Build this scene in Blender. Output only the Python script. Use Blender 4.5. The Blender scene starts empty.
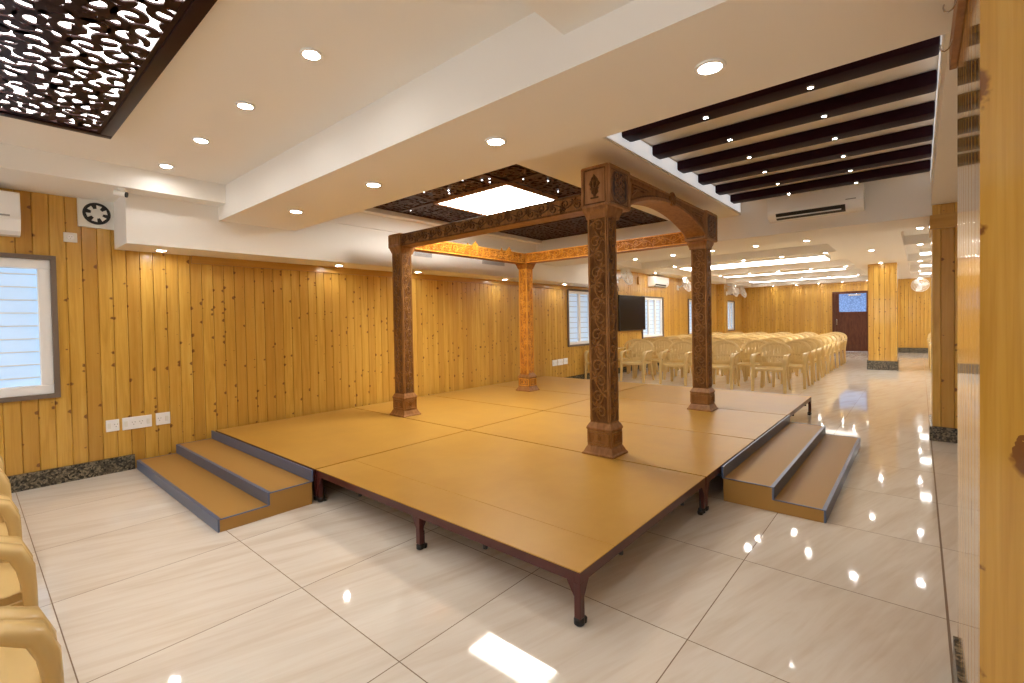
import bpy, bmesh, math, random
from mathutils import Vector, Matrix
random.seed(7)
S = bpy.context.scene
COL = S.collection
PI = math.pi

# ------------------------------------------------------------------ camera, world, exposure
cam_d = bpy.data.cameras.new('camera')
cam = bpy.data.objects.new('camera', cam_d)
COL.objects.link(cam)
S.camera = cam
cam_d.sensor_width = 36.0
cam_d.lens = 472.9 / 1024 * 36.0
cam_d.shift_y = -11.0 / 1024
cam_d.clip_start = 0.02
yaw, pit, rol = (math.radians(a) for a in (40.757, 1.083, -1.031))
def _axes():
    cy, sy = math.cos(yaw), math.sin(yaw)
    Rx = Matrix(((1, 0, 0), (0, math.cos(pit), -math.sin(pit)), (0, math.sin(pit), math.cos(pit))))
    Rz = Matrix(((math.cos(rol), -math.sin(rol), 0), (math.sin(rol), math.cos(rol), 0), (0, 0, 1)))
    R = Rz @ Rx
    return [R @ Vector((sy, 0, cy)), R @ Vector((-cy, 0, sy)), R @ Vector((0, -1, 0))]
_A = _axes()
cx_ = Vector([_A[i][0] for i in range(3)])
cu_ = -Vector([_A[i][1] for i in range(3)])
cb_ = -Vector([_A[i][2] for i in range(3)])
cam.matrix_world = Matrix(((cx_[0], cu_[0], cb_[0], 0), (cx_[1], cu_[1], cb_[1], 0), (cx_[2], cu_[2], cb_[2], 1.27), (0, 0, 0, 1)))

W = bpy.data.worlds.new('world'); S.world = W; W.use_nodes = True
W.node_tree.nodes['Background'].inputs[0].default_value = (0.75, 0.85, 1.0, 1)
W.node_tree.nodes['Background'].inputs[1].default_value = 0.6
S.view_settings.view_transform = 'Standard'
S.view_settings.look = 'None'
S.view_settings.gamma = 1.0
S.view_settings.use_curve_mapping = False
S.view_settings.exposure = 1.22
S.cycles.max_bounces = 10
S.cycles.diffuse_bounces = 6
S.cycles.glossy_bounces = 4
S.cycles.use_denoising = True
S.cycles.sample_clamp_indirect = 6.0
S.cycles.caustics_reflective = False
S.cycles.caustics_refractive = False
LAMP = 68.0       # radiance of the downlight lenses
LAMPC = (1.0, 0.98, 0.93)

# ------------------------------------------------------------------ materials
def mat(name, col, rough=0.5, metal=0.0, coat=0.0, emit=None, estr=0.0, spec=0.5):
    m = bpy.data.materials.new(name); m.use_nodes = True
    b = m.node_tree.nodes['Principled BSDF']
    b.inputs['Base Color'].default_value = (*col, 1)
    b.inputs['Roughness'].default_value = rough
    b.inputs['Metallic'].default_value = metal
    b.inputs['Coat Weight'].default_value = coat
    b.inputs['Coat Roughness'].default_value = 0.08
    b.inputs['Specular IOR Level'].default_value = spec
    if emit:
        b.inputs['Emission Color'].default_value = (*emit, 1)
        b.inputs['Emission Strength'].default_value = estr
    return m
class NT:
    def __init__(s, m):
        s.nt = m.node_tree; s.b = s.nt.nodes['Principled BSDF']
    def n(s, t, **kw):
        o = s.nt.nodes.new(t)
        for k, v in kw.items(): setattr(o, k, v)
        return o
    def l(s, a, b): s.nt.links.new(a, b)
    def m(s, op, a, b=None, c=None):
        o = s.n('ShaderNodeMath', operation=op)
        for i, v in enumerate((a, b, c)):
            if v is None: continue
            if isinstance(v, (int, float)): o.inputs[i].default_value = v
            else: s.l(v, o.inputs[i])
        return o.outputs[0]
    def xyz(s, a, b, c):
        o = s.n('ShaderNodeCombineXYZ')
        for i, v in enumerate((a, b, c)):
            if isinstance(v, (int, float)): o.inputs[i].default_value = v
            else: s.l(v, o.inputs[i])
        return o.outputs[0]
    def ramp(s, f, stops):
        o = s.n('ShaderNodeValToRGB'); s.l(f, o.inputs[0])
        e = o.color_ramp.elements
        while len(e) < len(stops): e.new(0.5)
        for x, (p, c) in zip(e, stops):
            x.position = p; x.color = (*c, 1) if len(c) == 3 else c
        return o.outputs[0]
    def mix(s, f, a, b):
        o = s.n('ShaderNodeMix', data_type='RGBA')
        if isinstance(f, (int, float)): o.inputs[0].default_value = f
        else: s.l(f, o.inputs[0])
        for i, v in ((6, a), (7, b)):
            if isinstance(v, tuple): o.inputs[i].default_value = (*v, 1)
            else: s.l(v, o.inputs[i])
        return o.outputs[2]
    def noise(s, vec, scale=1.0, detail=3.0, rough=0.5, dist=0.0):
        o = s.n('ShaderNodeTexNoise'); s.l(vec, o.inputs['Vector'])
        o.inputs['Scale'].default_value = scale; o.inputs['Detail'].default_value = detail
        o.inputs['Roughness'].default_value = rough; o.inputs['Distortion'].default_value = dist
        return o.outputs[0]
    def bump(s, h, strength=0.3, dist=0.01):
        o = s.n('ShaderNodeBump'); s.l(h, o.inputs['Height'])
        o.inputs['Strength'].default_value = strength; o.inputs['Distance'].default_value = dist
        s.l(o.outputs[0], s.b.inputs['Normal'])
    def obj(s):
        t = s.n('ShaderNodeTexCoord'); sp = s.n('ShaderNodeSeparateXYZ')
        s.l(t.outputs['Object'], sp.inputs[0])
        return t.outputs['Object'], sp.outputs

PW = 0.098   # width of one board of the pine panelling
def pine(name, knots=1.0, rough=0.28, coat=0.3, vertical=True, pw=PW, dark=1.0, kf=13.0, ks=1.0, wobf=.22, gr=0.5, horiz_axis=None):
    m = mat(name, (0.6, 0.3, 0.08), rough, coat=coat)
    N = NT(m); o, (x, y, z) = N.obj()
    u = N.m('ADD', x, y); v = z
    if not vertical: u, v = z, N.m('ADD', x, y)
    idx = N.m('FLOOR', N.m('DIVIDE', u, pw))
    wn = N.n('ShaderNodeTexWhiteNoise', noise_dimensions='1D'); N.l(idx, wn.inputs['W'])
    r = wn.outputs['Value']
    vs = N.m('ADD', v, N.m('MULTIPLY', r, 7.3))
    g = N.noise(N.xyz(N.m('MULTIPLY', u, 30), N.m('MULTIPLY', r, 20), N.m('MULTIPLY', vs, 1.6)), 1.0, 4, 0.6, 0.6)
    g2 = N.noise(N.xyz(N.m('MULTIPLY', u, 120), 0.0, N.m('MULTIPLY', vs, 2.5)), 1.0, 2)
    c = N.ramp(g, [(0.3, (0.52, 0.285, 0.040)), (0.52, (0.65, 0.378, 0.068)), (0.75, (0.72, 0.46, 0.105))])
    c = N.mix(N.m('MULTIPLY', N.m('SUBTRACT', g2, 0.45), gr), c, (0.38, 0.18, 0.028))
    tint = N.m('MULTIPLY', r, 0.6)
    c = N.mix(tint, c, (0.42, 0.20, 0.028))
    # knots
    kv = N.n('ShaderNodeTexVoronoi', voronoi_dimensions='2D')
    wob = N.m('MULTIPLY', N.m('SUBTRACT', N.noise(o, 45, 2), 0.5), wobf)
    N.l(N.xyz(N.m('ADD', N.m('DIVIDE', u, pw * 1.0), wob), N.m('ADD', N.m('MULTIPLY', vs, kf), wob), 0.0), kv.inputs['Vector'])
    kv.inputs['Scale'].default_value = 1.0; kv.inputs['Randomness'].default_value = 1.0
    sp = N.n('ShaderNodeSeparateColor'); N.l(kv.outputs['Color'], sp.inputs[0])
    size = N.m('MULTIPLY', N.m('MAXIMUM', N.m('SUBTRACT', sp.outputs[0], 0.72), 0.0), ks * knots)
    d = N.m('SUBTRACT', size, kv.outputs['Distance'])
    k = N.m('MULTIPLY', d, 14.0); cl = N.n('ShaderNodeClamp'); N.l(k, cl.inputs[0])
    c = N.mix(N.m('MULTIPLY', cl.outputs[0], 0.85), c, (0.13, 0.035, 0.010))
    if dark != 1.0: c = N.mix(1 - dark, c, (0.25, 0.10, 0.02))
    N.l(c, N.b.inputs['Base Color'])
    N.bump(g2, 0.06, 0.003)
    return m
M = {}
M['pine'] = pine('pine_panelling')
M['pine_post'] = pine('pine_varnished', knots=1.0, rough=0.15, coat=1.0, kf=6.5, ks=1.5, wobf=.35, gr=1.6)
M['pine_trim'] = pine('pine_trim', knots=0.5, vertical=False, pw=0.3, dark=0.85)

def granite():
    m = mat('granite', (0.1, 0.09, 0.07), 0.25); N = NT(m); o, _ = N.obj()
    v = N.n('ShaderNodeTexVoronoi'); N.l(o, v.inputs['Vector']); v.inputs['Scale'].default_value = 75
    n = N.noise(o, 45, 4, 0.7)
    sp = N.n('ShaderNodeSeparateColor'); N.l(v.outputs['Color'], sp.inputs[0])
    f = N.m('ADD', N.m('MULTIPLY', sp.outputs[0], 0.5), N.m('MULTIPLY', n, 0.5))
    N.l(N.ramp(f, [(0.3, (0.018, 0.017, 0.014)), (0.5, (0.09, 0.075, 0.05)), (0.62, (0.24, 0.20, 0.13)), (0.75, (0.06, 0.055, 0.045))]), N.b.inputs['Base Color'])
    return m
M['granite'] = granite()

def floor_mat():
    m = mat('marble_tile', (0.75, 0.68, 0.58), 0.055, spec=0.55); N = NT(m); o, (x, y, z) = N.obj()
    def fr(c, off, s):
        q = N.m('DIVIDE', N.m('SUBTRACT', c, off), s)
        return N.m('MULTIPLY', N.m('ABSOLUTE', N.m('SUBTRACT', q, N.m('ROUND', q))), s), N.m('FLOOR', q)
    dx, ix = fr(x, 1.037, 0.80); dy, iy = fr(y, -0.088, 0.785)
    wn = N.n('ShaderNodeTexWhiteNoise', noise_dimensions='2D'); N.l(N.xyz(ix, iy, 0.0), wn.inputs['Vector'])
    off = N.m('MULTIPLY', wn.outputs['Value'], 9.0)
    a = math.radians(-16)
    p = N.m('ADD', N.m('MULTIPLY', x, math.cos(a)), N.m('MULTIPLY', y, math.sin(a)))
    q = N.m('SUBTRACT', N.m('MULTIPLY', y, math.cos(a)), N.m('MULTIPLY', x, math.sin(a)))
    n1 = N.noise(N.xyz(N.m('MULTIPLY', p, 1.1), N.m('MULTIPLY', q, 8.5), off), 1.0, 4, 0.55, 0.9)
    n2 = N.noise(N.xyz(N.m('MULTIPLY', p, 1.6), N.m('MULTIPLY', q, 26), off), 1.0, 3, 0.5, 1.2)
    f = N.m('ADD', N.m('MULTIPLY', n1, 0.7), N.m('MULTIPLY', n2, 0.3))
    c = N.ramp(f, [(0.34, (0.68, 0.60, 0.50)), (0.46, (0.74, 0.675, 0.585)), (0.58, (0.79, 0.74, 0.66)), (0.7, (0.74, 0.67, 0.575))])
    g = N.m('LESS_THAN', N.m('MINIMUM', dx, dy), 0.0022)
    g2 = N.m('LESS_THAN', N.m('ABSOLUTE', N.m('ADD', y, 0.088)), 0.0045)
    g = N.m('MAXIMUM', g, g2)
    c = N.mix(g, c, (0.20, 0.13, 0.075))
    N.l(c, N.b.inputs['Base Color'])
    N.l(N.m('ADD', N.m('MULTIPLY', g, 0.5), 0.05), N.b.inputs['Roughness'])
    return m
M['floor'] = floor_mat()

def plaster(name, col, rough=0.6):
    m = mat(name, col, rough); N = NT(m); o, _ = N.obj()
    N.bump(N.noise(o, 60, 3), 0.05, 0.002)
    return m
M['white'] = plaster('white_paint', (0.86, 0.835, 0.79))
M['deck'] = mat('deck_laminate', (0.56, 0.30, 0.10), 0.35, spec=0.22)
_N = NT(M['deck']); _o, _ = _N.obj(); _n = _N.noise(_o, 2.2, 5, 0.6)
_N.l(_N.ramp(_n, [(0.35, (0.45, 0.240, 0.042)), (0.65, (0.51, 0.285, 0.058))]), _N.b.inputs['Base Color'])
_N.l(_N.m('ADD', _N.m('MULTIPLY', _n, 0.12), 0.30), _N.b.inputs['Roughness'])
M['step'] = mat('step_laminate', (0.41, 0.225, 0.058), 0.5, spec=0.3)
M['seam'] = mat('seam', (0.12, 0.05, 0.02), 0.6)
M['maroon'] = mat('maroon_steel', (0.075, 0.016, 0.014), 0.35)
M['black'] = mat('black_rubber', (0.012, 0.011, 0.011), 0.4)
M['blue'] = mat('blue_grey_vinyl', (0.095, 0.13, 0.23), 0.35)
M['darkwood'] = mat('dark_lacquer', (0.020, 0.005, 0.005), 0.35, spec=0.14)
M['slat'] = mat('slat_lacquer', (0.020, 0.004, 0.008), 0.5, spec=0.08)
M['jali'] = mat('brown_jali', (0.06, 0.020, 0.010), 0.45, spec=0.2)
M['jaliback'] = mat('brown_board', (0.016, 0.007, 0.005), 0.5, spec=0.15)
def carved(name, a, b, c, rough=0.38, bs=0.0):
    m = mat(name, b, rough + .06, spec=0.3); N = NT(m); o, (x, y, z) = N.obj()
    n = N.noise(N.xyz(N.m('MULTIPLY', x, 25), N.m('MULTIPLY', y, 25), N.m('MULTIPLY', z, 5)), 1.0, 4, 0.6, 0.5)
    N.l(N.ramp(n, [(0.3, a), (0.5, b), (0.72, c)]), N.b.inputs['Base Color'])
    if bs:
        v = N.n('ShaderNodeTexVoronoi'); N.l(o, v.inputs['Vector']); v.inputs['Scale'].default_value = 42
        w = N.m('SINE', N.m('MULTIPLY', v.outputs['Distance'], 26.0))
        N.bump(w, bs, 0.006)
    return m
M['teak'] = carved('teak', (0.20, 0.085, 0.022), (0.28, 0.125, 0.036), (0.36, 0.17, 0.055))
M['teak_carved'] = carved('teak_carved', (0.11, 0.042, 0.010), (0.18, 0.074, 0.019), (0.27, 0.118, 0.032), bs=0.7)
M['teak_light'] = carved('teak_light', (0.28, 0.13, 0.05), (0.36, 0.18, 0.075), (0.43, 0.23, 0.10))
M['teak_relief'] = carved('teak_relief', (0.20, 0.085, 0.021), (0.27, 0.122, 0.032), (0.36, 0.17, 0.048), 0.3)
M['gold'] = carved('gold_teak', (0.32, 0.095, 0.008), (0.42, 0.145, 0.012), (0.54, 0.21, 0.025), 0.3, bs=0.6)
M['gold_relief'] = carved('gold_relief', (0.52, 0.19, 0.018), (0.64, 0.28, 0.035), (0.76, 0.38, 0.07), 0.28)
M['jewel'] = mat('dark_carving', (0.05, 0.028, 0.024), 0.3)
M['jewel_relief'] = mat('dark_relief', (0.26, 0.15, 0.10), 0.25)
M['plastic'] = mat('cream_plastic', (0.66, 0.475, 0.20), 0.25, spec=0.5)
M['plastic'].node_tree.nodes['Principled BSDF'].inputs['Subsurface Weight'].default_value = 0.0
M['ivory'] = mat('ivory_plastic', (0.80, 0.79, 0.74), 0.3)
M['whitep'] = mat('white_plastic', (0.92, 0.92, 0.91), 0.25)
M['greyp'] = mat('grey_plastic', (0.35, 0.34, 0.33), 0.4)
M['alu'] = mat('aluminium', (0.72, 0.72, 0.72), 0.35)
M['brownframe'] = mat('brown_frame', (0.16, 0.12, 0.09), 0.4)
M['steel'] = mat('steel', (0.6, 0.6, 0.6), 0.25, metal=1.0)
M['screen'] = mat('black_screen', (0.006, 0.006, 0.008), 0.2, spec=0.15)
M['door'] = carved('door_wood', (0.07, 0.02, 0.010), (0.10, 0.032, 0.015), (0.13, 0.045, 0.02))
M['lens'] = mat('lamp_lens', (0.9, 0.9, 0.9), 0.4, emit=LAMPC, estr=LAMP)
M['lens_small'] = mat('small_lamp_lens', (0.9, 0.9, 0.9), 0.4, emit=LAMPC, estr=LAMP * 0.55)
M['strip'] = mat('strip_light', (0.9, 0.9, 0.9), 0.5, emit=(0.9, 0.95, 1.0), estr=0.2)  # faint glow that makes the recess sides look lit
M['led'] = mat('led_point', (0.9, 0.9, 0.9), 0.4, emit=(0.9, 0.93, 1.0), estr=3)  # emission for the painted-in crystal glints
M['panel'] = mat('light_panel', (0.9, 0.9, 0.9), 0.5, emit=(1.0, 0.95, 0.86), estr=13)
M['backlight'] = mat('backlight', (0.9, 0.9, 0.9), 0.5, emit=(1.0, 0.93, 0.88), estr=4.0)
M['cove'] = mat('cove_light', (0.9, 0.9, 0.9), 0.5, emit=(1.0, 0.97, 0.92), estr=5.0)
def pane(name, col, s, bands=False):
    m = mat(name, (0.6, 0.7, 0.8), 0.15, emit=col, estr=s); N = NT(m); o, (x, y, z) = N.obj()
    n = N.noise(o, 2.0, 2)
    N.l(N.ramp(n, [(0.3, tuple(c * 0.8 for c in col)), (0.7, col)]), N.b.inputs['Emission Color'])
    return m
M['pane'] = pane('frosted_pane', (0.33, 0.62, 1.0), 0.27)
M['pane_back'] = pane('daylight_glass', (0.85, 0.93, 1.0), 2.2)  # bright glass of the added back windows
M['pane_far'] = pane('daylight_pane', (0.50, 0.72, 1.0), 0.22)
_m = mat('patterned_glass', (0.1, 0.2, 0.5), 0.15, emit=(0.2, 0.4, 1.0), estr=0.25); _N = NT(_m); _o, _ = _N.obj()
_v = _N.n('ShaderNodeTexVoronoi', feature='DISTANCE_TO_EDGE'); _N.l(_o, _v.inputs['Vector']); _v.inputs['Scale'].default_value = 14
_N.l(_N.ramp(_v.outputs['Distance'], [(0.05, (0.03, 0.07, 0.22)), (0.14, (0.30, 0.52, 1.0))]), _N.b.inputs['Emission Color'])
M['pattern'] = _m

# ------------------------------------------------------------------ mesh builder
class MB:
    def __init__(s): s.v = []; s.f = []; s.mi = []; s.cur = 0; s.smooth = False
    def quad(s, a, b, c, d):
        i = len(s.v); s.v += [tuple(a), tuple(b), tuple(c), tuple(d)]; s.f.append((i, i+1, i+2, i+3)); s.mi.append(s.cur)
    def box(s, x0, x1, y0, y1, z0, z1, bev=0.0):
        bm = bmesh.new()
        r = bmesh.ops.create_cube(bm, size=1)
        for v in bm.verts:
            v.co = Vector(((x0+x1)/2 + v.co.x*(x1-x0), (y0+y1)/2 + v.co.y*(y1-y0), (z0+z1)/2 + v.co.z*(z1-z0)))
        if bev: bmesh.ops.bevel(bm, geom=bm.edges[:], offset=min(bev, abs(x1-x0)*.45, abs(y1-y0)*.45, abs(z1-z0)*.45), segments=2, profile=0.6, affect='EDGES')
        s.add(bm)
        return s
    def add(s, bm):
        n = len(s.v); bm.verts.index_update()
        s.v += [tuple(v.co) for v in bm.verts]
        for f in bm.faces: s.f.append(tuple(n + v.index for v in f.verts)); s.mi.append(s.cur)
        bm.free()
    def loft(s, rings, cap=True):
        n = len(s.v); k = len(rings[0])
        for r in rings: s.v += [tuple(p) for p in r]
        for i in range(len(rings)-1):
            for j in range(k):
                a = n+i*k+j; b = n+i*k+(j+1) % k
                s.f.append((a, b, b+k, a+k)); s.mi.append(s.cur)
        if cap:
            s.f.append(tuple(n+j for j in range(k))[::-1]); s.mi.append(s.cur)
            s.f.append(tuple(n+(len(rings)-1)*k+j for j in range(k))); s.mi.append(s.cur)
        return s
    def rect_stack(s, cx, cy, levels):    # levels: (half width x, half width y, z)
        return s.loft([[(cx-a, cy-b, z), (cx+a, cy-b, z), (cx+a, cy+b, z), (cx-a, cy+b, z)] for a, b, z in levels])
    def lathe(s, prof, seg=24, c=(0, 0, 0), axis='z'):
        rings = []
        for r, h in prof:
            ring = []
            for j in range(seg):
                t = 2*PI*j/seg; p = (r*math.cos(t), r*math.sin(t), h)
                if axis == 'y': p = (p[0], p[2], p[1])
                if axis == 'x': p = (p[2], p[0], p[1])
                ring.append((c[0]+p[0], c[1]+p[1], c[2]+p[2]))
            rings.append(ring)
        return s.loft(rings)
    def sweep(s, pts, w, t, side=Vector((0, 1, 0)), seg=8, e=0.7):
        pts = [Vector(p) for p in pts]; n = len(pts)
        if not isinstance(w, (list, tuple)): w = [w]*n
        if not isinstance(t, (list, tuple)): t = [t]*n
        rings = []
        for i, p in enumerate(pts):
            d = (pts[min(i+1, n-1)] - pts[max(i-1, 0)]).normalized()
            b = (side - d*side.dot(d)).normalized(); u = d.cross(b)
            ring = []
            for j in range(seg):
                a = 2*PI*(j+0.5)/seg; ca, sa = math.cos(a), math.sin(a)
                q = p + b*(math.copysign(abs(ca)**e, ca)*w[i]/2) + u*(math.copysign(abs(sa)**e, sa)*t[i]/2)
                ring.append(q)
            rings.append(ring)
        return s.loft(rings)
    def ribbon(s, pts, w, fr, h0, h1, chamfer=0.0):   # flat band along 2-D points in the frame (origin, u, v, n)
        O, U, V, Nn = fr; rings = []; n = len(pts)
        for i, (a, b) in enumerate(pts):
            a0, b0 = pts[max(i-1, 0)]; a1, b1 = pts[min(i+1, n-1)]
            dx, dy = a1-a0, b1-b0; L = math.hypot(dx, dy) or 1; nx, ny = -dy/L, dx/L
            ww = (w[i] if isinstance(w, (list, tuple)) else w)/2; wc = ww*(1-chamfer)
            P = lambda k, h: O + U*(a+nx*k) + V*(b+ny*k) + Nn*h
            rings.append([P(ww, h0), P(wc, h1), P(-wc, h1), P(-ww, h0)])
        return s.loft(rings)
    def build(s, name, material, parent=None, smooth=None, loc=None):
        me = bpy.data.meshes.new(name); me.from_pydata(s.v, [], s.f)
        mats = material if isinstance(material, (list, tuple)) else [material]
        for x in mats: me.materials.append(x)
        bm = bmesh.new(); bm.from_mesh(me)
        bm.faces.ensure_lookup_table()
        for f, i in zip(bm.faces, s.mi): f.material_index = i
        bmesh.ops.recalc_face_normals(bm, faces=bm.faces)
        bm.to_mesh(me); bm.free()
        if smooth:
            for p in me.polygons: p.use_smooth = True
            try: me.set_sharp_from_angle(angle=math.radians(smooth))
            except Exception: pass
        o = bpy.data.objects.new(name, me); COL.objects.link(o)
        if parent is not None: o.parent = parent
        if loc: o.location = loc
        return o
def thing(name, label, cat, loc=(0, 0, 0), rz=0.0, group=None):
    o = bpy.data.objects.new(name, None); COL.objects.link(o)
    o.empty_display_size = 0.1
    o.location = loc; o.rotation_euler = (0, 0, rz); tag(o, label, cat, group); return o
def tag(o, label, cat, group=None):
    o['label'] = label; o['category'] = cat
    if group: o['group'] = group
    return o
def struct(o): o['kind'] = 'structure'; return o
def copy_tree(o, parent=None):
    c = o.copy(); COL.objects.link(c)
    if parent is not None: c.parent = parent
    for ch in [q for q in bpy.data.objects if q.parent == o]: copy_tree(ch, c)
    return c
def B(name, material, x0, x1, y0, y1, z0, z1, parent=None, bev=0.0):
    return MB().box(x0, x1, y0, y1, z0, z1, bev).build(name, material, parent)

# ------------------------------------------------------------------ room shell
XL, XF = -3.0, 20.4        # back wall, far wall
YL, YR = 5.4, -3.6         # left wall, right wall
HZ = 2.45                  # hall ceiling
struct(MB().box(XL-.1, XF+.1, YR-.1, YL+.1, -0.1, 0.0).build('floor', M['floor']))

def grooved(mb, axis, pos, a0, a1, z0, z1, sgn, pw=PW):
    """tongue-and-groove boards: a skin with a real V groove at every board edge; sgn = direction of the room side"""
    g, d = 0.004, 0.008
    other = 0
    pts = [(a0, 0.0)]
    k = math.floor((a0 + pos)/pw) + 1
    while k*pw - pos < a1 - g:
        a = k*pw - pos
        if a - g > a0: pts += [(a-g, 0.0), (a, d), (a+g, 0.0)]
        k += 1
    pts.append((a1, 0.0))
    for (p, dp), (q, dq) in zip(pts, pts[1:]):
        P = pos - sgn*dp; Q = pos - sgn*dq
        if axis == 'x': mb.quad((p, P, z0), (q, Q, z0), (q, Q, z1), (p, P, z1))
        else: mb.quad((P, p, z0), (Q, q, z0), (Q, q, z1), (P, p, z1))
WIN = [(-0.45, 0.513, 0.713, 1.875), (7.98, 9.35, 0.735, 1.915), (11.36, 12.7, 0.765, 1.87), (14.58, 15.9, 0.76, 1.875), (18.13, 19.36, 0.77, 1.91)]
mb = MB(); xs = XL
for x0, x1, z0, z1 in WIN:
    grooved(mb, 'x', YL, xs, x0, 0, 2.62, -1)
    grooved(mb, 'x', YL, x0, x1, 0, z0, -1); grooved(mb, 'x', YL, x0, x1, z1, 2.62, -1)
    xs = x1
grooved(mb, 'x', YL, xs, XF, 0, 2.62, -1)
struct(mb.build('wall_left', M['pine']))
DY0, DY1, DZ = 1.22, 2.37, 2.12
mb = MB(); grooved(mb, 'y', XF, YR, DY0, 0, 2.7, -1); grooved(mb, 'y', XF, DY1, YL, 0, 2.7, -1); grooved(mb, 'y', XF, DY0, DY1, DZ, 2.7, -1)
struct(mb.build('wall_far', M['pine']))
ADDED_WIN = [(-2.6, -1.0, .85, 2.1), (.3, 1.9, .85, 2.1), (3.1, 4.6, .85, 2.1)]  # unseen back windows, added to light the beam faces and the post
mb = MB(); ys_ = YR
for y0, y1, z0, z1 in ADDED_WIN:
    grooved(mb, 'y', XL, ys_, y0, 0, 2.62, 1); grooved(mb, 'y', XL, y0, y1, 0, z0, 1); grooved(mb, 'y', XL, y0, y1, z1, 2.62, 1); ys_ = y1
grooved(mb, 'y', XL, ys_, YL, 0, 2.62, 1); struct(mb.build('wall_back', M['pine']))
mb = MB(); grooved(mb, 'x', YR, XL, XF, 0, 2.9, 1); struct(mb.build('wall_right', M['pine']))
struct(B('baseboard_left', M['granite'], XL, 0.985, YL-.025, YL, 0, .132))
struct(B('baseboard_left', M['granite'], 7.2, XF, YL-.025, YL, 0, .132))
mb = MB(); mb.box(XF-.03, XF, YR, DY0-.03, 0, .17); mb.box(XF-.03, XF, DY1+.03, YL-.03, 0, .17); struct(mb.build('baseboard_far', M['granite']))
struct(B('baseboard_right', M['granite'], XL, XF-.03, YR, YR+.025, 0, .13))
struct(B('baseboard_back', M['granite'], XL, XL+.025, YR+.03, YL-.03, 0, .13))
struct(B('trim_1', M['pine_trim'], 1.47, 8.9, YL-.03, YL-.007, 1.895, 1.969))

# ceilings and beams
T = 2.98
struct(MB().box(XL, 1.572, YR, 4.725, 2.545, T).box(XL, 1.572, 4.725, YL, 2.38, T).box(XL, 1.572, YR, 1.057, 2.393, 2.56).build('ceiling', M['white']))
struct(MB().box(1.572, 2.28, YR, YL, 2.253, T).build('trim_2', M['white']))                                # the cross beam
struct(MB().box(0.893, 8.95, 4.92, YL-.008, 1.97, 2.45).build('trim_3', M['white']))                       # bulkhead along the left wall
struct(MB().box(6.355, 7.08, YR, YL, 2.253, T).build('trim_4', M['white']))                                # beam with the air conditioner
struct(MB().box(2.28, 6.355, 1.68, 2.47, 2.545, T).build('trim_5', M['white']))                            # between slat recess and canopy recess
struct(MB().box(2.28, 6.355, -0.75, -0.09, 2.353, T).box(2.28, 6.355, YR, -0.75, 2.6, T).build('trim_6', M['white']))
struct(MB().box(2.28, 6.355, -0.09, 1.68, 2.70, T).build('ceiling', M['white']))
struct(MB().box(2.28, 6.355, 2.47, YL, 2.64, T).box(2.28, 6.355, 4.78, 4.93, 2.565, 2.64).box(2.28, 6.355, 4.90, YL, 2.40, 2.60).build('ceiling', M['white']))
# hall ceiling with raised trays
mb = MB()
trays = [(8.75, 10.45), (10.65, 13.7), (13.9, 16.85), (17.05, 20.0)]
rz = 2.60
def strips(y0, y1):
    xs = 7.08
    for a, b in trays:
        mb.box(xs, a, y0, y1, HZ, rz); xs = b
    mb.box(xs, XF, y0, y1, HZ, rz)
mb.box(7.08, XF, 4.95, YL, HZ, rz); strips(1.14, 4.95)
mb.box(7.08, XF, 0.20, 1.14, HZ, rz); strips(-3.1, 0.20); mb.box(7.08, XF, YR, -3.1, HZ, rz)
mb.box(7.08, XF, YR, YL, rz, rz+.1)
struct(mb.build('ceiling', M['white']))
for i, (a, b) in enumerate(trays[1:]):
    c = (a+b)/2 - 0.1
    t = thing('ceiling_light_panel', ['long glowing light panel in the hall ceiling tray nearest the stage', 'long glowing light panel in the middle ceiling tray of the hall', 'long glowing light panel in the ceiling tray nearest the door wall'][i], 'ceiling light', (c, 3.0, 2.5), 0, 'long light panels in the hall ceiling trays')
    wd = [0.42, 0.13, 0.05][i]
    MB().box(-wd-.015, wd+.015, -1.52, 1.52, 0.01, 0.1, .004).build('housing', M['whitep'], t)
    MB().box(-wd, wd, -1.5, 1.5, 0.0, 0.009).build('diffuser', M['cove'], t)
for i, (a, b) in enumerate(trays[1:]):
    c = (a+b)/2 + 0.7
    t = thing('ceiling_light_panel', ['short light panel in the side ceiling tray nearest the stage, right of the walkway', 'short light panel in the middle side ceiling tray, right of the walkway', 'short light panel in the side ceiling tray by the far wall, right of the walkway'][i], 'ceiling light', (c, -1.3, 2.5), 0, 'light panels in the side trays')
    MB().box(-.215, .215, -1.3, 1.3, 0.01, 0.1, .004).build('housing', M['whitep'], t)
    MB().box(-.2, .2, -1.28, 1.28, 0.0, 0.009).build('diffuser', M['cove'], t)

# pillars
def pillar(name, x0, x1, y0, y1, z1, m, skirt, sk=0.022):
    mb = MB()
    grooved(mb, 'y', x0, y0, y1, 0, z1, -1); grooved(mb, 'y', x1, y0, y1, 0, z1, 1)
    grooved(mb, 'x', y0, x0, x1, 0, z1, -1); grooved(mb, 'x', y1, x0, x1, 0, z1, 1)
    o = mb.build(name, m); struct(o)
    g = MB().box(x0-sk, x1+sk, y0-sk, y1+sk, 0, skirt, .003).build('trim_skirting', M['granite'], o)
    return o
p = pillar('trim_7', 1.452, 2.25, -0.86, -0.10, 2.253, M['pine_post'], 0.13, .012)
p = pillar('trim_8', 6.335, 7.0, -0.75, -0.098, 2.353, M['pine'], 0.144)
MB().box(6.31, 7.0, -0.77, -0.080, 2.112, 2.252, .004).build('band', M['pine_trim'], p)
p = pillar('trim_9', 13.8, 14.4, 0.385, 0.91, HZ, M['pine'], 0.21)
p = pillar('trim_10', 17.3, 17.7, 5.15, YL, HZ, M['pine'], 0.17)

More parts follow.
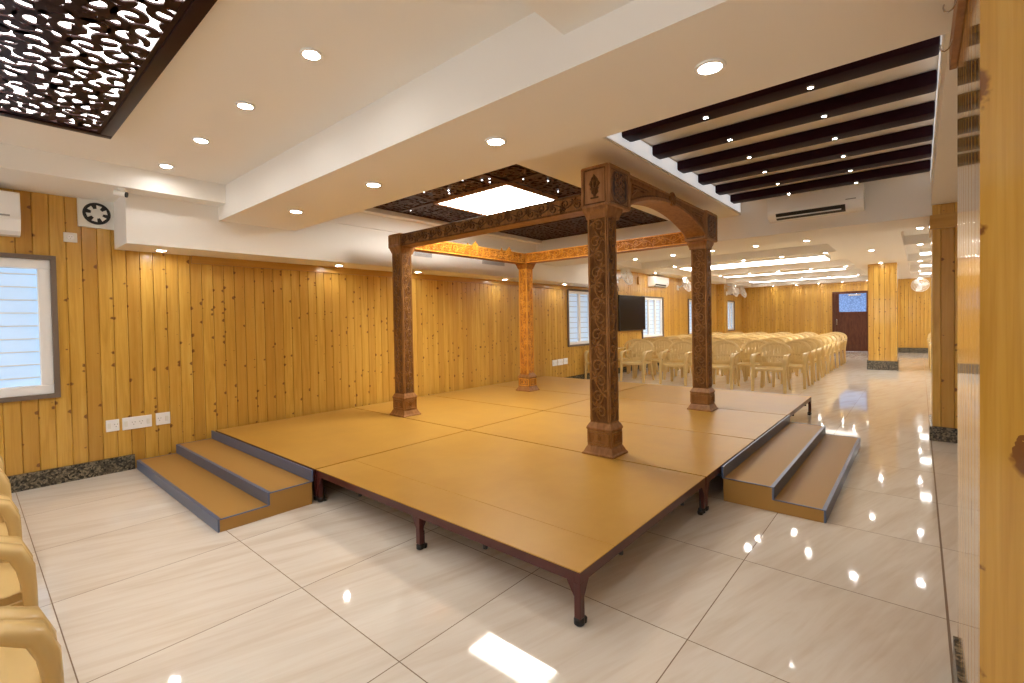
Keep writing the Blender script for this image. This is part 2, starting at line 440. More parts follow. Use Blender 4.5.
# windows in the left wall
def window(name, x0, x1, z0, z1, pm, near):
    root = thing(name, None, None, (0, 0, 0)); 
    for k in ('label', 'category'): del root[k]
    struct(root)
    f = 0.035; y = YL
    mb = MB()
    for a in ((x0, x1, z0-.0, z0+f), (x0, x1, z1-f, z1)): mb.box(a[0], a[1], y-.03, y+.10, a[2], a[3], .003)
    for a in ((x0, x0+f), (x1-f, x1)): mb.box(a[0], a[1], y-.03, y+.10, z0+f, z1-f, .003)
    mb.build('window_frame', M['brownframe'], root)
    w = .075 if near else .06
    X0, X1, Z0, Z1 = x0+f, x1-f, z0+f, z1-f
    mb = MB()
    n = 2 if near else 3
    mb.box(X0, X1, y, y+.06, Z0, Z0+w, .004); mb.box(X0, X1, y, y+.06, Z1-w, Z1, .004)
    for i in range(n+1):
        c = X0 + w/2 + (X1-X0-w)*i/n
        mb.box(c-w/2, c+w/2, y+.004, y+.056, Z0+w, Z1-w, .004)
    mb.build('sash', M['whitep'], root)
    MB().box(X0+w/2, X1-w/2, y+.07, y+.075, Z0+w/2, Z1-w/2).build('pane', pm, root)
    mb = MB(); k = 9
    for i in range(k):
        z = Z0+w + (Z1-Z0-2*w)*(i+.6)/(k)
        mb.box(X0+w/2, X1-w/2, y+.058, y+.068, z-.0045, z+.0045)
    mb.build('security_bars', M['greyp'] if not near else M['ivory'], root)
def added_back_window(name, y0, y1, z0, z1):  # added window out of view, throws daylight into the room
    root = bpy.data.objects.new(name, None); COL.objects.link(root); struct(root)
    mb = MB(); x = XL
    for a in ((y0, y1, z0, z0+.05), (y0, y1, z1-.05, z1), (y0, y0+.05, z0+.05, z1-.05), (y1-.05, y1, z0+.05, z1-.05), ((y0+y1)/2-.03, (y0+y1)/2+.03, z0+.05, z1-.05)):
        mb.box(x-.08, x+.03, a[0], a[1], a[2], a[3], .004)
    mb.build('window_frame', M['whitep'], root)
    MB().box(x-.06, x-.055, y0+.05, y1-.05, z0+.05, z1-.05).build('pane', M['pane_back'], root)
for i, a in enumerate(ADDED_WIN): added_back_window('window_%d' % (i+6), *a)  # the added windows behind the camera
for i, a in enumerate(WIN): window('window_%d' % (i+1), *a, M['pane'] if i == 0 else M['pane_far'], i == 0)

# door in the far wall
d = bpy.data.objects.new('door_1', None); COL.objects.link(d); struct(d); d.location = (XF, (DY0+DY1)/2, 0)
hw = (DY1-DY0)/2
mb = MB(); mb.box(-.04, .06, -hw, -hw+.08, 0, DZ, .005); mb.box(-.04, .06, hw-.08, hw, 0, DZ, .005); mb.box(-.04, .06, -hw+.08, hw-.08, DZ-.08, DZ, .005); mb.build('door_frame', M['door'], d)
mb = MB(); mb.box(0, .04, -hw+.08, hw-.08, 0.005, 1.40, .003); mb.box(0, .04, -hw+.08, -hw+.17, 1.40, DZ-.08); mb.box(0, .04, hw-.20, hw-.08, 1.40, DZ-.08)
mb.box(-.006, 0, -hw+.2, hw-.2, .2, 1.25, .003); mb.build('door_leaf', M['door'], d)
MB().box(.01, .02, -hw+.17, hw-.20, 1.40, DZ-.08).build('glass_panel', M['pattern'], d)
mb = MB(); mb.sweep([(-.0, hw-.14, .95), (-.05, hw-.14, .95), (-.05, hw-.14, 1.15), (0, hw-.14, 1.15)], .02, .02); mb.build('door_handle', M['steel'], d)
MB().box(-.05, -.005, -.25, .1, DZ-.16, DZ-.11, .006).build('door_closer', M['steel'], d)

# ------------------------------------------------------------------ downlights
def make_downlight(r, lens):
    t = thing('downlight', '', 'downlight')
    MB().lathe([(r*.86, -.0005), (r*1.18, -.0005), (r*1.22, -.004), (r*1.18, -.009), (r*.9, -.010), (r*.86, -.004)], 28).build('trim_ring', M['whitep'], t, smooth=40)
    MB().lathe([(0.001, -.0045), (r*.86, -.0045), (r*.86, -.0065), (0.001, -.0065)], 28).build('lens', lens, t)
    return t
DL = {}
def downlight(kind, x, y, z, label, group):
    if kind not in DL:
        t = DL[kind] = make_downlight(*{'big': (.048, M['lens']), 'mid': (.042, M['lens']), 'slat': (.016, M['lens_small'])}[kind])
    else: t = copy_tree(DL[kind])
    t.location = (x, y, z); tag(t, label, 'downlight', group)
for (x, y), s in zip([(1.929, .618), (1.912, 1.738), (1.907, 2.903), (1.893, 4.057)], ['large downlight under the cross beam, nearest the camera at upper right', 'downlight under the cross beam, above the near stage corner', 'downlight under the cross beam, third from the right end', 'downlight under the cross beam nearest the left wall']):
    downlight('big', x, y, 2.253, s, 'downlights under the cross beam')
for (x, y), s in zip([(1.10, 2.16), (1.095, 2.94), (1.09, 3.70), (1.075, 4.48)], ['downlight beside the backlit lattice, nearest the camera', 'second downlight from the camera beside the backlit lattice', 'third downlight from the camera beside the backlit lattice', 'downlight beside the backlit lattice, nearest the left wall']):
    downlight('mid', x, y, 2.545, s, 'downlights in the raised ceiling')
for (x, y), s in zip([(1.181, 5.16), (2.898, 5.16), (4.047, 5.16), (5.836, 5.16), (7.552, 5.16)], ['downlight at the near end of the bulkhead, left of the steps', 'downlight in the bulkhead left of the canopy columns', 'downlight in the bulkhead seen just right of the canopy left column', 'downlight in the bulkhead just left of the canopy back column', 'downlight in the bulkhead right of the back column, by the hall window']):
    downlight('mid', x, y, 1.97, s, 'downlights in the wall bulkhead')
HN = ['large downlight in the hall ceiling right of the air conditioner, over the walkway', 'large hall ceiling downlight seen just right of the right canopy column', 'large hall ceiling downlight seen between the two right canopy columns', 'large hall ceiling downlight near the bulkhead end']
for (x, y), s in zip([(8.19, .716), (8.17, 2.10), (8.2, 3.55), (8.3, 4.6)], HN): downlight('big', x, y, HZ, s, 'large hall downlights behind the beam')
for x, s in zip([10.8, 13.55, 16.6, 19.5], ['downlight over the walkway in front of the wooden pillar', 'downlight touching the top of the wooden pillar', 'downlight over the walkway behind the wooden pillar', 'downlight over the walkway by the far wall']):
    downlight('mid', x, .66, HZ, s, 'walkway downlights')
rows = [(8.6, HZ, 'on the edge before the first ceiling tray'), (10.55, HZ, 'on the rib after the first ceiling tray'), (13.8, HZ, 'on the rib between the second and third trays'), (16.95, HZ, 'on the rib between the third and last trays'), (20.15, HZ, 'on the ceiling edge by the far wall')]
cols = [(1.33, 'nearest the walkway'), (2.05, 'second from the walkway'), (2.75, 'third from the walkway'), (3.45, 'fourth from the walkway'), (4.2, 'second from the window wall')]
for x, z, a in rows:
    for y, b in cols: downlight('mid', x, y, z, 'small downlight %s, %s' % (a, b), 'small downlights on the hall ceiling ribs')
for x, a in ((9.6, 'inside the first ceiling tray'), (13.25, 'inside the second ceiling tray'), (16.5, 'inside the third ceiling tray'), (19.7, 'inside the last ceiling tray')):
    for y, b in ((1.7, 'nearest the walkway'), (2.6, 'second from the walkway'), (3.5, 'third from the walkway'), (4.4, 'nearest the window wall')):
        downlight('mid', x, y, rz, 'small downlight %s, %s' % (a, b), 'small downlights inside the ceiling trays')
for x, s in zip([9.5, 11.6, 13.6, 15.6, 18.6], ['above the television', 'above the window beside the television', 'past the first hall air conditioner', 'above the third hall window', 'above the last hall window']):
    downlight('mid', x, 5.12, HZ, 'small downlight by the window wall ' + s, 'downlights along the window wall')
for x, s in zip([8.55, 10.55, 13.8, 16.95, 20.15], ['nearest the stage', 'second from the stage', 'third from the stage', 'fourth from the stage', 'nearest the far wall']):
    downlight('mid', x, -0.01, HZ, 'small downlight right of the walkway, ' + s, 'downlights in the side ceiling')
for x, y, s in ((8.55, -2.0, 'nearest the stage'), (12.2, -3.35, 'halfway along'), (16.95, -2.0, 'towards the far wall')):
    downlight('mid', x, y, HZ, 'small downlight in the side hall ceiling near the right wall, ' + s, 'downlights far right')
for i, x in enumerate((-2.2, -1.35)):  # unseen downlights behind the camera, added as fill light
    for j, y in enumerate((4.1, 2.4, .7, -1.0, -2.7)):
        downlight('mid', x, y, 2.545 if y > 1.06 else 2.393, 'downlight behind, %s of the lattice, %s' % (('far left' if i == 0 else 'left'), ('by the pine wall', 'second from the pine wall', 'third from the pine wall', 'fourth from the pine wall', 'by the right wall')[j]), 'downlights behind the camera')
for j, (x, y) in enumerate(((.3, -1.0), (.3, -2.7), (1.92, -.6 - .7), (1.92, -2.7), (4.3, -1.6), (4.3, -2.9))):  # more fill downlights added out of view on the right
    downlight('mid', x, y, (2.393, 2.393, 2.253, 2.253, 2.6, 2.6)[j], 'downlight to the right, ' + ('first before the cross beam', 'second before the cross beam', 'under the cross beam past the post', 'under the cross beam by the right wall', 'beyond the varnished post', 'beyond the post by the right wall')[j], 'downlights right of the camera')

# dark ceiling slats with two spotlights each
ordn = ['nearest the camera', 'second from the camera', 'third from the camera', 'fourth from the camera', 'fifth from the camera', 'nearest the air conditioner']
for i in range(6):
    c = 3.275 + .530*i
    t = MB().box(c-.065, c+.085, -0.081, 1.669, 2.615, 2.6995, .016).build('ceiling_slat', M['slat'], smooth=40)
    tag(t, 'dark maroon lacquered ceiling slat, ' + ordn[i], 'ceiling slat', 'dark slats across the ceiling recess')
    for y, s in ((1.08, 'left'), (.482, 'right')):
        downlight('slat', c, y, 2.6155, 'tiny spotlight at the %s of the dark ceiling slat %s' % (s, ordn[i]), 'tiny spotlights in the slats')

for y0, y1, s in ((1.6705, 1.6795, 'left'), (-.0895, -.0825, 'right')):  # glowing panels over the recess sides stand in for a lit white face
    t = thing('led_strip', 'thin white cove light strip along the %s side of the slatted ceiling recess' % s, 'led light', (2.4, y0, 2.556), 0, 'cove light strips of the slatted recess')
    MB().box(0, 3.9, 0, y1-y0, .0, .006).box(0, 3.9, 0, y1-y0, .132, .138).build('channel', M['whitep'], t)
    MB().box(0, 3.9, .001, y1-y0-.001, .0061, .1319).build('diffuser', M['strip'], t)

# ------------------------------------------------------------------ backlit lattice over the camera
def spiral(cx, cy, r, a0, turns, sgn, n=16, r1=0.22):
    out = []
    for i in range(n):
        k = i/(n-1); rr = r*(1-(1-r1)*k); a = a0 + sgn*2*PI*turns*k
        out.append((cx+rr*math.cos(a), cy+rr*math.sin(a)))
    return out
def jali(mb, x0, x1, y0, y1, fr, cell, w0, h0, h1, rnd, n=16):
    ny = int((y1-y0)/(cell*.86))+1; nx = int((x1-x0)/(cell*.92))+1
    def clip(p): return (min(max(p[0], x0), x1), min(max(p[1], y0), y1))
    for j in range(ny+1):
        for i in range(nx+1):
            cx = x0 + i*cell*.92 + (j % 2)*cell*.46 + rnd.uniform(-.12, .12)*cell; cy = y0 + j*cell*.86 + rnd.uniform(-.12, .12)*cell
            if not (x0 < cx < x1 and y0 < cy < y1): continue
            sg = rnd.choice((-1, 1)); a = rnd.uniform(0, 2*PI)
            sp = spiral(cx, cy, cell*.56, a, .95, sg, n, .18)
            pts = [clip(p) for p in sp]
            w = [w0*(.75+.35*math.sin(PI*k/(n-1))) for k in range(n)]; w[-1] = w0*1.45; w[-2] = w0*1.5; w[-3] = w0*1.2
            mb.ribbon(pts, w, fr, h0, h1)
            # a tail that joins the scroll to its neighbour
            e = sp[0]; b = a - sg*PI*.5
            tail = [clip((e[0]+math.cos(b+sg*q*.9)*cell*.62*q, e[1]+math.sin(b+sg*q*.9)*cell*.62*q)) for q in (0, .25, .5, .75, 1)]
            mb.ribbon(tail, [w0*.8, w0, w0*1.05, w0*.8, w0*.5], fr, h0+.0004, h1+.0004)
GX0, GX1, GY0, GY1, GZ = -0.95, 0.66, 1.12, 3.985, 2.50
t = thing('lattice_ceiling_light', 'dark carved scrollwork lattice glowing white from behind, above the left of the room', 'ceiling light', ((GX0+GX1)/2, (GY0+GY1)/2, GZ))
ox, oy = t.location[0], t.location[1]
hx, hy = (GX1-GX0)/2, (GY1-GY0)/2
mb = MB(); fw = .06
for a in ((-hx, hx, -hy, -hy+fw), (-hx, hx, hy-fw, hy), (-hx, -hx+fw, -hy+fw, hy-fw), (hx-fw, hx, -hy+fw, hy-fw)): mb.box(a[0], a[1], a[2], a[3], 0, .0445, .006)
g = fw + .02
for a in ((-hx+fw, hx-fw, -hy+fw, -hy+g), (-hx+fw, hx-fw, hy-g, hy-fw), (-hx+fw, -hx+g, -hy+g, hy-g), (hx-g, hx-fw, -hy+g, hy-g)): mb.box(*a, .008, .044)
mb.build('frame', M['darkwood'], t, smooth=40)
mb = MB(); jali(mb, -hx+fw, hx-fw, -hy+fw, hy-fw, (Vector((0, 0, 0)), Vector((1, 0, 0)), Vector((0, 1, 0)), Vector((0, 0, 1))), 0.115, .031, .010, .018, random.Random(3))
mb.build('scroll_lattice', M['darkwood'], t)
MB().box(-hx+fw, hx-fw, -hy+fw, hy-fw, .026, .0445).build('diffuser', M['backlight'], t)

# ------------------------------------------------------------------ carved ceiling over the canopy, with its light panel
CZ = 2.62
PX0, PX1, PY0, PY1 = 3.48, 4.315, 3.03, 4.045
xs = [2.285, 3.48, 4.315, 5.33, 6.35]; ys = [2.475, 3.03, 4.045, 4.775]
t = thing('carved_ceiling', 'dark brown carved lattice ceiling around the bright panel above the canopy', 'carved ceiling', (0, 0, CZ))
MB().box(xs[0], xs[-1], ys[0], ys[-1], .012, .0195).build('backing_board', M['jaliback'], t)
FR0 = (Vector((0, 0, 0)), Vector((1, 0, 0)), Vector((0, 1, 0)), Vector((0, 0, 1)))
for i in range(4):
    for j in range(3):
        if (i, j) == (1, 1): continue
        mb = MB(); jali(mb, xs[i]+.03, xs[i+1]-.03, ys[j]+.03, ys[j+1]-.03, FR0, .12, .030, .0, .012, random.Random(9), n=10)
        mb.build('carved_panel', M['jali'], t)
mb = MB()
for i, x in enumerate(xs):
    a = max(x-.03, xs[0]); b = min(x+.03, xs[-1])
    if i in (1, 2):
        mb.box(a, b, ys[0], ys[1]-.03, -.008, .012, .003); mb.box(a, b, ys[2]+.03, ys[3], -.008, .012, .003)
    else: mb.box(a, b, ys[0], ys[-1], -.008, .012, .003)
for j, y in enumerate(ys):
    a = max(y-.03, ys[0]); b = min(y+.03, ys[-1])
    if j in (1, 2):
        mb.box(xs[0], xs[1]-.03, a, b, -.007, .0119, .003); mb.box(xs[2]+.03, xs[-1], a, b, -.007, .0119, .003)
    else: mb.box(xs[0], xs[-1], a, b, -.007, .0119, .003)
mb.build('frame_rails', M['jali'], t)
t = thing('ceiling_light_panel', 'bright square light panel in the carved ceiling above the wooden canopy', 'ceiling light', ((PX0+PX1)/2, (PY0+PY1)/2, CZ-.03))
hx, hy = (PX1-PX0)/2, (PY1-PY0)/2
mb = MB()
for a in ((-hx-.03, hx+.03, -hy-.03, -hy), (-hx-.03, hx+.03, hy, hy+.05), (-hx-.03, -hx, -hy, hy), (hx, hx+.03, -hy, hy)): mb.box(*a, .0, .04, .004)
mb.build('frame', M['teak_light'], t)
MB().box(-hx, hx, -hy, hy, .004, .03).build('diffuser', M['panel'], t)
GLINT_PX = [(482, 180.7), (489.5, 179.2), (489.7, 182.6), (506.5, 166), (534, 169.3), (523.3, 179.5), (548, 181.5), (558, 192), (571.6, 183), (462.4, 180.7), (448.5, 191), (449.3, 193.8), (424, 192.7), (410.6, 211)]  # glints of reflecting crystals, drawn as small glowing points
def onz(px, py, z):
    d = cx_*((px-512)/472.9) - cu_*((py-330.5)/472.9) - cb_
    k = (z-1.27)/d.z; return (d.x*k, d.y*k)
LN = ['left of the three above the panel corner', 'upper of the close pair beyond the panel', 'lower of the close pair beyond the panel', 'at the nearest corner of the carving', 'right of the nearest corner', 'just right of the panel corner', 'middle right of the panel', 'beside the panel right end', 'rightmost, nearest the canopy capital', 'fourth from the left along the panel', 'upper of the pair at panel left', 'lower of the pair at panel left', 'second from the left end', 'leftmost, farthest from the camera']
for i, (px, py) in enumerate(GLINT_PX):
    x, y = onz(px, py, CZ-.012)
    if not (xs[0]+.04 < x < xs[-1]-.04 and ys[0]+.02 < y < ys[-1]-.02): continue
    t = MB().lathe([(.001, 0), (.007, .002), (.008, .006), (.001, .012)], 10).build('led_point', M['led'], loc=(x, y, CZ-.0125))
    tag(t, 'tiny light point in the carved ceiling, ' + LN[i], 'led light', 'tiny light points in the carved ceiling')

# ------------------------------------------------------------------ stage
SZ = .235
SX = [1.62, 3.14, 4.345, 5.63, 7.13]; SY = [1.05, 3.29, 5.36]
def platform(x0, x1, y0, y1, label, split=None):
    t = thing('stage_platform', label, 'stage platform', (x0, y0, 0), 0, 'stage platforms')
    g = .0075; w, l = x1-x0, y1-y0
    mb = MB()
    if split: mb.box(g, split-x0-.0012, g, l-g, SZ-.005, SZ, .001); mb.box(split-x0+.0012, w-g, g, l-g, SZ-.005, SZ, .001)
    else: mb.box(g, w-g, g, l-g, SZ-.005, SZ, .001)
    mb.build('deck', M['deck'], t)
    mb = MB()
    for a in ((g, w-g, g, .035), (g, w-g, l-.035, l-g), (g, .035, .035, l-.035), (w-.035, w-g, .035, l-.035)): mb.box(*a, SZ-.05, SZ-.0052, .0015)
    for k in (.28, .5, .72): mb.box(.035, w-.035, l*k-.02, l*k+.02, SZ-.055, SZ-.0052)
    mb.build('frame', M['maroon'], t)
    mb = MB()
    for k in (.25, .75):
        for xx in (.02, w-.02): mb.lathe([(.001, SZ-.072), (.012, SZ-.072), (.012, SZ-.05)], 8, (xx, l*k, 0))
        mb.lathe([(.001, SZ-.072), (.012, SZ-.072), (.012, SZ-.05)], 8, (w*k, .02, 0))
    mb.build('bolts', M['black'], t)
    for lx, ly, sx, sy in ((g, g, 1, 1), (w-g, g, -1, 1), (g, l-g, 1, -1), (w-g, l-g, -1, -1), (g, l*.473, 1, 1), (w-g, l*.473, -1, 1)):
        mb = MB(); a = .032
        X0, X1 = sorted((lx, lx+sx*a)); Y0, Y1 = sorted((ly, ly+sy*a))
        mb.box(X0, X1, Y0, Y1, .035, SZ-.05, .003)
        # gusset plates under the frame corner
        def tri(p, q, r, n):
            mb.loft([[Vector(p), Vector(q), Vector(r)], [Vector(p)+Vector(n), Vector(q)+Vector(n), Vector(r)+Vector(n)]])
        cx, cy = lx+sx*a, ly+sy*a
        tri((cx, ly, SZ-.05), (cx+sx*.035, ly, SZ-.05), (cx, ly, SZ-.11), (0, sy*.006, 0))
        tri((lx, cy, SZ-.05), (lx, cy+sy*.035, SZ-.05), (lx, cy, SZ-.11), (sx*.006, 0, 0))
        o = mb.build('leg', M['maroon'], t)
        cx, cy = lx+sx*.03, ly+sy*.03
        mb = MB(); mb.lathe([(.001, .0), (.018, .001), (.023, .006), (.023, .026), (.016, .034), (.001, .036)], 14, (lx+sx*.02, ly+sy*.02, 0))
        mb.lathe([(.004, 0), (.004, .075)], 8, (lx+sx*.047, ly+sy*.02, .02)); mb.lathe([(.001, 0), (.017, .0), (.019, .018), (.001, .02)], 12, (lx+sx*.047, ly+sy*.02, .0))
        mb.build('foot', M['black'], o, smooth=40)
plab = [['stage platform at the near corner, on a maroon leg, closest to the camera', 'stage platform under the near canopy column beside the right steps', 'stage platform beside the far part of the right steps', 'stage platform at the right rear corner, nearest the chair rows'],
        ['stage platform beside the left steps along the pine wall', 'stage platform under the left canopy column along the pine wall', 'stage platform in front of the canopy back column along the pine wall', 'rear stage platform along the pine wall, nearest the hall window']]
for j in range(2):
    for i in range(4):
        platform(SX[i], SX[i+1], SY[j], SY[j+1], plab[j][i], 1.92 if (i == 0 and j == 0) else None)

def steps(name, label, loc, rz, length, l1=.30, l2=.31):
    # profile along local x (0 = floor edge, l1+l2 = stage edge), width along local y
    t = thing(name, label, 'steps', loc, rz, 'stage steps')
    h1, h2, h3 = .080, .160, .237; D = l1+l2; e = .012
    prof = [(e, 0), (e, h1-.006), (l1+e, h1-.006), (l1+e, h2-.006), (D-e, h2-.006), (D-e, 0)]
    mb = MB(); mb.loft([[(x, 0.0, z) for x, z in prof], [(x, length, z) for x, z in prof]]); mb.build('body', M['step'], t)
    MB().box(.022, l1-.0, .014, length-.0, h1-.006, h1-.001).build('tread', M['step'], t)
    MB().box(l1+.022, D-.014, .014, length-.0, h2-.006, h2-.001).build('tread', M['step'], t)
    MB().box(0, e, 0, length, 0, h1, .0015).build('riser', M['blue'], t)
    MB().box(l1, l1+e, 0, length, h1-.004, h2, .0015).build('riser', M['blue'], t)
    MB().box(D-e, D, 0, length, h2-.004, h3, .0015).build('riser', M['blue'], t)
    mb = MB()
    for s0 in (0.0, length-.012):
        mb.box(e, l1, s0, s0+.012, h1-.006, h1); mb.box(l1+e, D-e, s0, s0+.012, h2-.006, h2)
    mb.box(e, .022, .012, length-.012, h1-.006, h1+.0003); mb.box(l1+e, l1+.022, .012, length-.012, h2-.006, h2+.0003)
    mb.build('edge_trim', M['blue'], t)
steps('steps', 'brown two-tread steps with blue risers against the pine wall, left of the stage', (0.992, 3.276, 0), 0, 2.08)
# local x -> +Y, local y -> -X for the right steps, so start from the far end
steps('steps', 'brown two-tread steps with blue risers on the open floor, right of the stage', (5.66, 0.434, 0), PI/2, 2.245, .285, .325)

# ------------------------------------------------------------------ wooden canopy
V = Vector
can = thing('wooden_canopy', 'carved brown wooden canopy of four columns and beams standing on the stage', 'canopy', (4.36, 3.15, SZ))
ZB = -SZ
def vine(mb, fr, L, w, tw=.010, hh=.007):
    """a carved climbing stem with leaf scrolls, along v, centred on u=0"""
    n = max(3, int(L/.115)); step = L/n
    stem = [(w*.22*math.sin(PI*q/8.0), q*step/8.0) for q in range(8*n+1)]
    mb.ribbon(stem, tw*.8, fr, 0, hh, .5)
    for k in range(n):
        sg = 1 if k % 2 == 0 else -1
        cy = (k+.5)*step
        sp = spiral(-sg*w*.10, cy, min(w*.40, step*.46), PI/2 - sg*PI*.5, 1.3, sg, 16, .15)
        mb.ribbon(sp, [tw*(1.1-.4*q/15) for q in range(16)], fr, 0, hh*1.1, .5)
        for a, rr in ((sg*.9, .34), (sg*2.3, .34), (-sg*.6, .30), (sg*3.6, .32), (sg*1.6, .36), (-sg*1.8, .3)):
            lx, ly = sg*w*.22+math.cos(a)*w*.07, cy+step*.30+math.sin(a)*w*.07
            mb.ribbon([(lx, ly), (lx+math.cos(a)*w*rr*.5, ly+math.sin(a)*w*rr*.5), (lx+math.cos(a)*w*rr, ly+math.sin(a)*w*rr)], [tw*.5, tw*1.5, tw*.15], fr, 0, hh, .6)
def faces(cx, cy, a, b):
    """frames (origin at z=0) of the four side faces: half sizes a (x), b (y)"""
    return [(V((cx-a, cy, 0)), V((0, 1, 0)), V((0, 0, 1)), V((-1, 0, 0)), b), (V((cx+a, cy, 0)), V((0, 1, 0)), V((0, 0, 1)), V((1, 0, 0)), b),
            (V((cx, cy-b, 0)), V((1, 0, 0)), V((0, 0, 1)), V((0, -1, 0)), a), (V((cx, cy+b, 0)), V((1, 0, 0)), V((0, 0, 1)), V((0, 1, 0)), a)]
def frame_ribs(mb, fr, half, z0, z1, w, h0, h1):
    """mitred picture-frame moulding on a face"""
    u0, u1 = -half, half
    P = [(u0, z0), (u1, z0), (u1, z1), (u0, z1)]
    for k in range(4):
        (a, b), (c, d) = P[k], P[(k+1) % 4]
        mb.ribbon([(a, b), (c, d)], w, fr, h0, h1, .4)
def column(cx, cy, ztop, big, carve, relief, sa=.068, sb=.083):
    cx -= can.location[0]; cy -= can.location[1]
    zt = ztop + ZB
    mb = MB(); mb.rect_stack(cx, cy, [(sa, sb, .24), (sa, sb, zt-.06)])
    col = mb.build('column', carve, can)
    mb = MB()
    for O, U, Vv, Nn, b in faces(cx, cy, sa, sb):
        for s in (-1, 1): mb.ribbon([(s*(b-.010), .26), (s*(b-.010), zt-.07)], .016, (O, U, Vv, Nn), 0, .006, .3)
        vine(mb, (O + V((0, 0, .27)), U, Vv, Nn), zt-.07-.28, b*2-.035, .014)
    mb.build('carving', relief, col)
    mb = MB()
    prof = [(.138, 0), (.138, .012), (.128, .022), (.113, .055), (.106, .066), (.106, .190), (.112, .196), (.112, .206), (.096, .238), (.090, .243), (.084, .262)]
    ka, kb = .020, .003
    mb.rect_stack(cx, cy, [(a-ka, a-kb, z) for a, z in prof])
    bs = mb.build('base', M['teak'], col)
    mb = MB()
    for O, U, Vv, Nn, b in faces(cx, cy, .106-ka, .106-kb):
        frame_ribs(mb, (O, U, Vv, Nn), b-.016, .082, .176, .016, 0, .009)
        frame_ribs(mb, (O, U, Vv, Nn), b-.048, .105, .155, .008, 0, .005)
        mb.ribbon([(0, .11), (.012, .13), (0, .155), (-.012, .13), (0, .11)], .010, (O, U, Vv, Nn), 0, .008, .5)
    mb.build('base_carving', relief, col)
    return col
G = [(3.235, 1.855), (5.465, 1.87), (3.255, 4.43), (5.51, 4.46)]
cn = column(*G[0], 2.125, True, M['teak_carved'], M['teak_relief'])
cr = column(*G[1], 2.125, True, M['teak_carved'], M['teak_relief'])
cl = column(*G[2], 2.15, False, M['teak_carved'], M['teak_relief'])
cb = column(*G[3], 2.15, False, M['gold'], M['gold_relief'], .072, .072)
cn['label'] = 'near front column of the canopy'; cr['label'] = 'right front column of the canopy'
cl['label'] = 'left column of the canopy'; cb['label'] = 'golden back column of the canopy'
def L(x, y, z): return (x-can.location[0], y-can.location[1], z-SZ)
def big_cap(par, x0, x1, y0, y1, cx, cy):
    z0, z1 = 2.125, 2.432
    a = L(x0, y0, z0); b = L(x1, y1, z1)
    mb = MB(); mb.box(a[0], b[0], a[1], b[1], a[2], b[2], .004); cap = mb.build('capital', M['teak_light'], par)
    c = L(cx, cy, 0); zt = z0-SZ
    MB().rect_stack(c[0], c[1], [(.088, .086, zt-.085), (.096, .092, zt-.08), (.096, .092, zt-.065), (.098, .096, zt-.055), (.116, .108, zt-.02), (.118, .110, zt)]).build('capital_moulding', M['teak'], par)
    m = L((x0+x1)/2, (y0+y1)/2, 0)
    mb = MB(); mk = MB(); mj = MB(); hz = z1-z0; zb = z0-SZ; zm = zb+hz/2
    FX = (V((a[0], m[1], 0)), V((0, 1, 0)), V((0, 0, 1)), V((-1, 0, 0)))
    frame_ribs(mb, FX, (y1-y0)/2-.010, zb+.010, zb+hz-.010, .022, 0, .010)
    FY = (V((m[0], a[1], 0)), V((1, 0, 0)), V((0, 0, 1)), V((0, -1, 0)))
    hw = (x1-x0)/2
    frame_ribs(mb, FY, hw-.014, zb+.012, zb+hz-.012, .028, 0, .012)
    mb.build('capital_frame', M['teak_light'], par)
    mg = MB()
    frame_ribs(mg, FX, (y1-y0)/2-.026, zb+.026, zb+hz-.026, .010, 0, .003)
    frame_ribs(mg, FY, hw-.033, zb+.031, zb+hz-.031, .010, 0, .003)
    mg.build('capital_groove', M['teak_carved'], par)
    # pot-and-leaves emblem on the side face
    O = FX
    def rb(p, w, h=.010, dst=mk, fr=O): dst.ribbon([(q[0], zm+q[1]) for q in p], w, fr, 0, h, .5)
    rb([(-.032, -.085), (.032, -.085)], .012); rb([(0, -.085), (0, -.062)], .02)
    rb([(-.0, -.062), (0, -.045), (0, -.02)], [.03, .066, .05], .016); rb([(-.034, -.016), (.034, -.016)], .012, .014)
    for s in (-1, 0, 1):
        for q in (-1, 1): rb([(s*.02, -.01), (s*.034+q*.006, .018), (s*.026, .045)], [.006, .018, .003], .012)
    rb([(0, .0), (0, .045), (0, .088)], [.02, .03, .003], .016)
    for q in (-1, 1): rb([(q*.006, .03), (q*.022, .05), (q*.012, .072)], [.008, .016, .003], .012)
    mk.build('pot_emblem', M['teak_carved'], par)
    # oval dark openwork panel on the front face
    ov = [((hw-.045)*math.copysign(abs(math.cos(t))**.8, math.cos(t)), zm+.118*math.copysign(abs(math.sin(t))**.8, math.sin(t))) for t in [2*PI*k/24 for k in range(25)]]
    n = len(mj.v); mj.v += [tuple(FY[0]+FY[1]*u+FY[2]*v+FY[3]*.002) for u, v in ov[:-1]]; mj.f.append(tuple(range(n, n+24))); mj.mi.append(0)
    n0 = len(mj.f)
    mj.ribbon(ov, .012, FY, 0, .012, .4)
    for q in range(4):
        cy2 = zm + (-.078+.052*q)
        for s in (-1, 1): mj.ribbon(spiral(s*hw*.26, cy2, .036, PI/2+s*PI/2, 1.4, s, 14, .15), .011, FY, 0, .012, .4)
    mj.ribbon([(0, zm-.11), (0, zm+.11)], .008, FY, 0, .010, .4)
    mj.mi = [0]*n0 + [1]*(len(mj.f)-n0)
    mj.build('oval_carving', [M['jewel'], M['jewel_relief']], par)
    return cap
big_cap(cn, 3.135, 3.475, 1.74, 1.97, 3.255, 1.857)
big_cap(cr, 5.245, 5.60, 1.74, 1.97, 5.465, 1.875)
